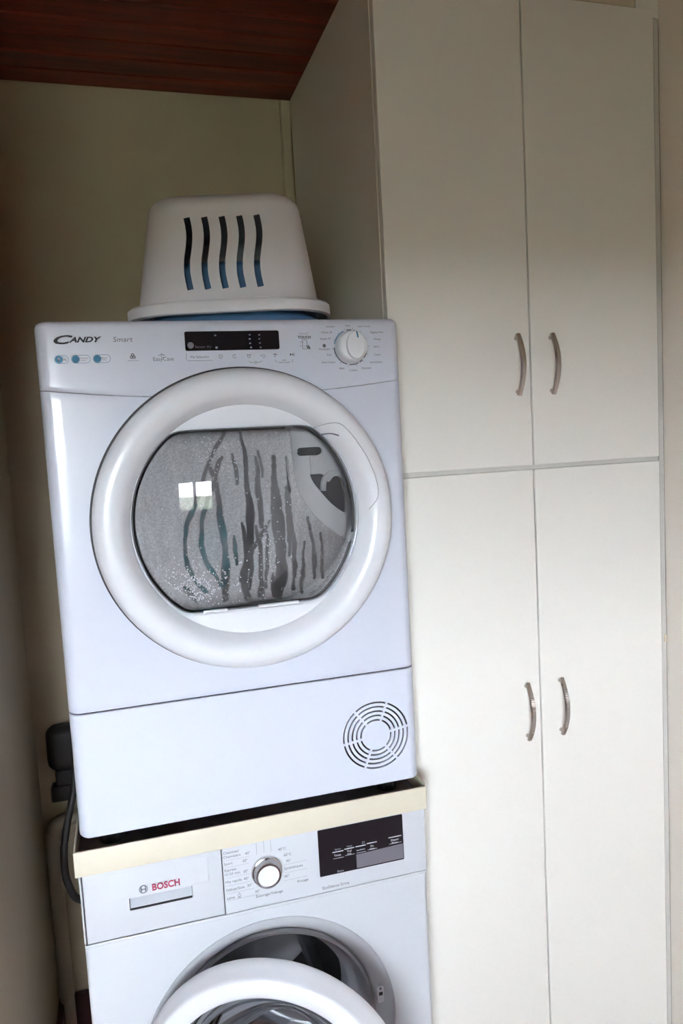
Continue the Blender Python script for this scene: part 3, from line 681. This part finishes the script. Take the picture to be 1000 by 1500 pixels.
# drum behind the door
put('drum', lathe(BM(), [(.205, .012), (.215, .050), (.262, .055), (.266, .07), (.266, .52), (.25, .545), (0, .55)], DX, DZ-.005, 96), M['drum'], dy, True, 50)
for a in (95, 215, 335):
    bm = BM(); ca, sa = math.cos(math.radians(a)), math.sin(math.radians(a)); rows = []
    for y_ in (.08, .10, .48, .50):
        k_ = .5 if y_ in (.08, .50) else 1
        rows.append([bm.verts.new((DX+ca*(.264-(.264-r_)*k_)-sa*w_, y_, DZ-.005+sa*(.264-(.264-r_)*k_)+ca*w_)) for r_, w_ in ((.264, -.03), (.22, -.016), (.205, -.006), (.205, .006), (.22, .016), (.264, .03))])
    grid_quads(bm, rows, False); bm.faces.new(rows[0]); bm.faces.new(rows[-1][::-1]); put('drum_paddle', bm, M['drum'], dy)
# ---- control panel print
YP = -.0001
def pr(name, bm, m='ink'): return put(name, bm, M[m], cp)
def T(s, x, z, size, m='ink2', al='C', **k): return write('lettering', s, x, z, YP, M[m], cp, size=size, align=al, **k)
# logo: big slanted C sweeping under, small capitals after it
write('lettering', 'C', -.2700, 1.6865, YP, M['ink'], cp, h=.0138, w=.0285, shear=.35, bold=.025, depth=.0004)
write('lettering', 'ANDY', -.2478, 1.6862, YP, M['ink'], cp, h=.0086, w=.0485, shear=.35, bold=.035, depth=.0004)
write('lettering', 'Smart', -.1825, 1.6858, YP, M['ink2'], cp, h=.0078, w=.0300, shear=.15)
# feature badges
for x0_, x1_ in ((-.2705, -.2505), (-.2460, -.2185), (-.2140, -.1885)):
    o_ = [tuple(p) for p in rrect(x0_, x1_, 1.6505, 1.6625, .0058, 6)]
    pr('badge_outline', path2(o_+[o_[0]], .0006, BM(), YP-.0003, YP), 'bluep')
    pr('badge_disc', lathe(BM(), [(.0056, YP), (.0056, YP-.0004), (0, YP-.0004)], x0_+.0062, 1.6565, 28), 'bluep')
write('lettering', '9', -.2643, 1.6565, YP-.0004, M['white'], cp, h=.0068, align='C', bold=.03)
T('kg', -.2552, 1.6562, .0050, 'ink2'); T('Condensing', -.2285, 1.6578, .0030); T('system', -.2285, 1.6545, .0030); T('Sensor', -.1975, 1.6578, .0034); T('Dry', -.1975, 1.6545, .0034)
bm = BM()
for k in range(3):
    a = math.radians(90+120*k); arcband(bm, -.1545+.0022*math.cos(a), 1.6590+.0022*math.sin(a), .0010, .0026, 0, 360, YP-.0003, YP, 16)
pr('wool_mark', bm, 'ink2'); T('APPROVED CARE', -.1545, 1.6525, .0022)
T('EasyCase', -.1075, 1.6532, .0088, 'ink2'); 
bm = BM(); path2([(-.1150, 1.6592), (-.1100, 1.6620), (-.1052, 1.6592)], .0009, bm, YP-.0003, YP); arcband(bm, -.1085, 1.6585, .0020, .0027, 20, 300, YP-.0003, YP, 14); pr('icon', bm, 'ink2')
# display
dd = put('display', plate(BM(), rrect(-.0722, .0818, 1.6657, 1.6965, .003), -.0009, .0005), M['black'], dy)
for x, z, w in ((-.0230, 1.6898, .0016), (-.0222, 1.6702, .0020), (.0332, 1.6899, .0013), (.0491, 1.6897, .0013), (.0328, 1.6833, .0015), (.0486, 1.6831, .0013), (.0330, 1.6762, .0014), (.0493, 1.6764, .0014), (.0341, 1.6696, .0016), (.0500, 1.6693, .0015)):
    put('display_icon', plate(BM(), rrect(x-w, x+w, 1.0*z-w*.8, z+w*.8, w*.6, 3), -.0012, -.0009), M['groove'], dd)
bm = BM(); lathe(bm, [(.0052, -.0009), (.0052, -.0011), (0, -.0011)], -.0635, 1.6745, 20); put('display_mark', bm, M['greypad'], dd)
write('lettering', 'Sensor dry', -.0565, 1.6715, -.0009, M['greypad'], dd, size=.0060)
# key row
for x in (-.0264, -.0042, .0181, .0396, .0624, .0925): pr('key_divider', box(BM(), x-.0005, x+.0005, YP-.0005, YP, 1.6530, 1.6600), 'white')
pr('key_outline', path2([(-.0712, 1.6622), (-.0716, 1.6520), (-.0690, 1.6500), (-.0300, 1.6500)], .0006, BM(), YP-.0003, YP), 'ink2')
T('Ma Sélection', -.0500, 1.6562, .0058)
bm = BM(); arcband(bm, -.0165, 1.6558, .0028, .0034, 0, 360, YP-.0003, YP, 20); pr('icon', bm, 'ink2'); T('S', -.0165, 1.6558, .0042)
bm = BM(); arcband(bm, .0062, 1.6558, .0028, .0034, 40, 330, YP-.0003, YP, 20); path2([(.0062, 1.6580), (.0062, 1.6556), (.0078, 1.6552)], .0006, bm, YP-.0003, YP); pr('icon', bm, 'ink2')
bm = BM(); arcband(bm, .0298, 1.6552, .0020, .0027, 0, 360, YP-.0003, YP, 16); path2([(.0262, 1.6580), (.0300, 1.6572), (.0340, 1.6582)], .0008, bm, YP-.0003, YP); pr('icon', bm, 'ink2')
bm = BM(); arcband(bm, .0545, 1.6552, .0022, .0028, 0, 360, YP-.0003, YP, 16); path2([(.0490, 1.6560), (.0515, 1.6570)], .0008, bm, YP-.0003, YP); pr('icon', bm, 'ink2')
bm = BM(); path2([(.0700, 1.6572), (.0733, 1.6585), (.0770, 1.6572)], .0012, bm, YP-.0003, YP); path2([(.0742, 1.6575), (.0728, 1.6530)], .0012, bm, YP-.0003, YP); pr('icon', bm, 'ink2')
pr('icon', plate(BM(), [(.0990, 1.6590), (.1025, 1.6567), (.0990, 1.6544)], YP-.0003, YP)); pr('icon', box(BM(), .1032, .1042, YP-.0003, YP, 1.6545, 1.6589)); pr('icon', box(BM(), .1052, .1062, YP-.0003, YP, 1.6545, 1.6589))
bm = BM(); path2([(.0296, 1.6478), (.0300, 1.6462), (.0330, 1.6452), (.0372, 1.6452)], .0006, bm, YP-.0003, YP); path2([(.0428, 1.6452), (.0470, 1.6452), (.0500, 1.6462), (.0504, 1.6478)], .0006, bm, YP-.0003, YP); arcband(bm, .0405, 1.6452, .0014, .0021, 0, 360, YP-.0003, YP, 14); pr('icon', bm, 'ink2')
bm = BM(); path2([(.0735, 1.6490), (.0740, 1.6462), (.0765, 1.6448)], .0006, bm, YP-.0003, YP); path2([(.1010, 1.6448), (.1030, 1.6462), (.1036, 1.6490)], .0006, bm, YP-.0003, YP); pr('icon', bm, 'ink2'); T('reset', .0884, 1.6478, .0036); T('smart touch', .0884, 1.6444, .0040)
# touch symbol
T('SMART', .1250, 1.6906, .0056, 'inkl'); T('TOUCH', .1250, 1.6848, .0062, 'ink', bold=.03)
o_ = rrect(.1212, .1290, 1.6655, 1.6805, .0012, 3); bm = BM(); path2(o_+[o_[0]], .0007, bm, YP-.0003, YP); pr('icon', bm, 'ink')
for x, z in ((.1178, 1.6770), (.1178, 1.6705), (.1235, 1.6765), (.1240, 1.6700)): pr('icon', box(BM(), x-.0006, x+.0006, YP-.0003, YP, z-.0006, z+.0006), 'ink')
pr('icon', plate(BM(), [(.1268, 1.6720), (.1300, 1.6695), (.1312, 1.6725), (.1330, 1.6700), (.1345, 1.6680), (.1345, 1.6650), (.1315, 1.6650), (.1290, 1.6672)], YP-.0004, YP), 'ink2')
# programme knob: dial ring in blue and black, white knob with a raised grip
KX, KZ = .2055, 1.6668
A = lambda a0, a1, m: pr('dial_arc', arcband(BM(), KX, KZ, .0285, .0300, a0, a1, YP-.0003, YP, 18), m)
A(112, 168, 'bluep'); A(180, 255, 'ink'); A(262, 295, 'ink'); A(300, 312, 'ink'); A(322, 362, 'ink'); A(85, 102, 'ink'); A(66, 78, 'ink2')
for s, x, z, sz in (('Sensibles', .1714, 1.7020, .0042), ('Auto', .2021, 1.7032, .0042), ('Smart Touch', .2310, 1.7018, .0042), ('Hygiène Plus', .2535, 1.6910, .0046), ('Délicat 30', .1645, 1.6924, .0046), ("Rapide 45'", .1620, 1.6814, .0046), ('Mixtes', .2545, 1.6800, .0046), ('Woolmark', .1590, 1.6646, .0044), ('Sport', .2520, 1.6670, .0046), ('Soie', .1668, 1.6551, .0046), ('Coton', .2528, 1.6537, .0046), ('Dark Colors', .1650, 1.6425, .0046), ('Synthétiques', .2500, 1.6406, .0044), ('Bébé', .1880, 1.6318, .0046), ('Cuisine', .2081, 1.6283, .0046), ('Chemises', .2315, 1.6313, .0046)):
    T(s, x, z, sz)
bm = BM(); lathe(bm, [(.0030, YP), (.0030, YP-.0003), (0, YP-.0003)], .1590, 1.6702, 16); pr('wool_mark', bm, 'ink2')
for k in range(14):
    a = math.radians(80+k*25.7); pr('dial_dot', lathe(BM(), [(.0007, YP), (.0007, YP-.0003), (0, YP-.0003)], KX+.0318*math.cos(a), KZ+.0318*math.sin(a), 8), 'ink2')
kb = put('programme_knob', lathe(BM(), [(.0272, 0), (.0270, -.004), (.0262, -.012), (.0246, -.0185), (.0215, -.0215), (.0, -.0222)], KX, KZ, 64), M['plastic'], dy, True, 50)
bm = BM(); rows = []
for y_, k_ in ((-.0190, 1.0), (-.0245, 1.0), (-.0265, .93), (-.0270, .8)):
    rows.append([bm.verts.new((KX+.0020+.0165*k_*math.cos(2*PI*i/40), y_, KZ+.0010+.0238*k_*math.sin(2*PI*i/40))) for i in range(40)])
grid_quads(bm, rows, True); bm.faces.new(rows[-1]); put('knob_grip', bm, M['plastic'], kb, True, 40)
bm = BM(); plate(bm, [(KX+.0022, KZ+.0228), (KX+.0050, KZ+.0224), (KX+.0066, KZ+.0130), (KX+.0042, KZ+.0122)], -.0274, -.0255); put('pointer', bm, M['bluep'], kb)

# ================================================================== LAUNDRY IN THE DRYER
bm = BM(); bmesh.ops.create_icosphere(bm, subdivisions=4, radius=1.0)
for v in bm.verts:
    d_ = 1+.28*mnoise.noise(v.co*2.3)+.10*mnoise.noise(v.co*6.1)
    v.co = Vector((-.045+v.co.x*.062*d_, .175+v.co.y*.065*d_, 1.318+v.co.z*.080*d_))
tag(put('garment', bm, M['teal'], None, True), 'crumpled teal garment inside the dryer behind the wet round window', 'clothing')

# ================================================================== BASKETS ON THE DRYER
TOP = DZ1
def rr_section(hx, hy, r, n=12):
    p = []
    for cx, cy, a in ((hx-r, hy-r, 0), (-hx+r, hy-r, 90), (-hx+r, -hy+r, 180), (hx-r, -hy+r, 270)):
        for i in range(n+1):
            t = math.radians(a+90*i/n); p.append((cx+r*math.cos(t), cy+r*math.sin(t)))
    return p
def basket_solid(hx0, hy0, hx1, hy1, h, r0, r1, flange, fl_h, th, top_round):
    """upside-down tub: open at z=0, closed at z=h; a flange with a turned-down skirt runs round the opening"""
    bm = BM(); rows = []
    def row(hx, hy, r, z): rows.append([bm.verts.new((x, y, z)) for x, y in rr_section(hx, hy, r)])
    lerp = lambda a, b, t: a+(b-a)*t
    # outside, bottom to top
    F = flange
    row(hx0+F-.003, hy0+F-.003, r0+F, .000); row(hx0+F, hy0+F, r0+F, .002); row(hx0+F, hy0+F, r0+F, fl_h-.004); row(hx0+F-.003, hy0+F-.003, r0+F, fl_h); row(hx0+.003, hy0+.003, r0, fl_h+.0012)
    row(hx0, hy0, r0, fl_h+.006)
    for i in range(1, 11):
        t = i/10*(1-top_round/h); row(lerp(hx0, hx1, t), lerp(hy0, hy1, t), lerp(r0, r1, t), fl_h+.006+(h-fl_h-.006)*t)
    tb = 1-top_round/h; zb = fl_h+.006+(h-fl_h-.006)*tb
    for i in range(1, 9):
        a = PI/2*i/8; d = top_round*(1-math.cos(a)); row(lerp(hx0, hx1, tb)-d, lerp(hy0, hy1, tb)-d, max(lerp(r0, r1, tb)-d, .012), zb+(h-zb)*math.sin(a))
    last = rows[-1]; n_out = len(rows)
    # inside, top to bottom
    top = []
    for i in range(8, -1, -1):
        a = PI/2*i/8; d = top_round*(1-math.cos(a)); row(lerp(hx0, hx1, tb)-d-th, lerp(hy0, hy1, tb)-d-th, max(lerp(r0, r1, tb)-d-th, .010), zb+(h-zb)*math.sin(a)-th)
    row(hx0-th, hy0-th, r0-th, fl_h+.004-th); row(hx0+F-.006, hy0+F-.006, r0+F-.003, fl_h-.004); row(hx0+F-.006, hy0+F-.006, r0+F-.003, .000)
    grid_quads(bm, rows[:n_out], True); bm.faces.new(last); grid_quads(bm, rows[n_out:], True); bm.faces.new(rows[n_out][::-1]); grid_quads(bm, [rows[-1], rows[0]], True)
    return bm
BR = math.radians(-14)
BC = (.0580, .272)
bs = thing('laundry_basket', 'white plastic laundry basket with wavy slots turned upside down on the dryer', 'basket', (*BC, TOP+.0180), BR)
INV[bs.name] = Matrix()
shell = put('tub', basket_solid(.1590, .2150, .1310, .1880, .2145, .075, .062, .0215, .0225, .0026, .036), M['basket'], bs, True, 40)
bmc = BM()
for k in range(5):
    xx = (k-2)*.0298+.0015; pts = []
    for i in range(25):
        t = i/24; z = .0445+.124*(1-t); pts.append((xx+.0034*math.sin(2*PI*t*1.05), z))
    path2(pts, .0108, bmc, -.30, -.10)
cu = put('cutter', bmc, M['dark']); cu.matrix_world = Matrix.Translation(bs.location) @ Matrix.Rotation(BR, 4, 'Z')
boolean(shell, cu)
for p in shell.data.polygons: p.use_smooth = True
shell.data.set_sharp_from_angle(angle=math.radians(40))
for xx in (-.095, .062):
    bm = BM(); plate(bm, [(xx-.014, .0225), (xx+.016, .0225), (xx+.010, .0255), (xx-.006, .0270)], -.2300, -.2150); put('rim_rib', bm, M['basket'], bs)
bl = thing('basin', 'blue plastic basin upside down under the white laundry basket', 'basin', (*BC, TOP+.0004), BR)
INV[bl.name] = Matrix()
put('tub', basket_solid(.1380, .2000, .1180, .1800, .1180, .068, .055,   .0190, .0165, .0025, .025), M['blue'], bl, True, 40)

# ================================================================== BEHIND THE MACHINES
pg = thing('wall_socket_box', 'black socket box with a plug on the back wall left of the dryer', 'socket', (-.375, YB, .70))
put('box', box(BM(), -.414, -.335, YB-.055, YB-.0005, .735, .850, .026, 5), M['blackrub'], pg, True, 50)
put('plug', box(BM(), -.4120, -.362, YB-.050, YB-.008, .660, .700, .006, 2), M['blackrub'], pg, True, 50)
put('neck', box(BM(), -.398, -.358, YB-.045, YB-.010, .698, .738, .004, 2), M['blackrub'], pg, True, 50)
hs = BM(); hp = smooth_pts([(-.338, .56, .800), (-.346, .54, .745), (-.364, .52, .680), (-.3740, .50, .633), (-.3770, .50, .590), (-.3740, .50, .550), (-.3590, .50, .508), (-.33, .52, .482)], 8)
tag(put('drain_hose', tube(hs, hp, .0082, 12), M['blackrub'], None, True), 'dark rubber hose looping down beside the machines to the washer back', 'hose')
pp = thing('drain_pipe', 'beige drain pipe running up the back corner left of the washer', 'pipe', (-.418, .70, 0))
bm = BM(); tube(bm, smooth_pts([(-.4200, YB-.024, .001), (-.4200, YB-.024, .30), (-.4200, YB-.024, .545), (-.4150, YB-.024, .580), (-.395, YB-.024, .600), (-.32, YB-.024, .612), (-.20, YB-.024, .62)], 6), .0175, 20); put('pipe', bm, M['pipe'], pp, True, 40)
bm = BM(); tube(bm, [(-.4200, YB-.024, .14), (-.4200, YB-.024, .143), (-.4200, YB-.024, .185), (-.4200, YB-.024, .188)], [.0177, .0195, .0195, .0177], 20); put('socket_collar', bm, M['pipe'], pp, True, 40)
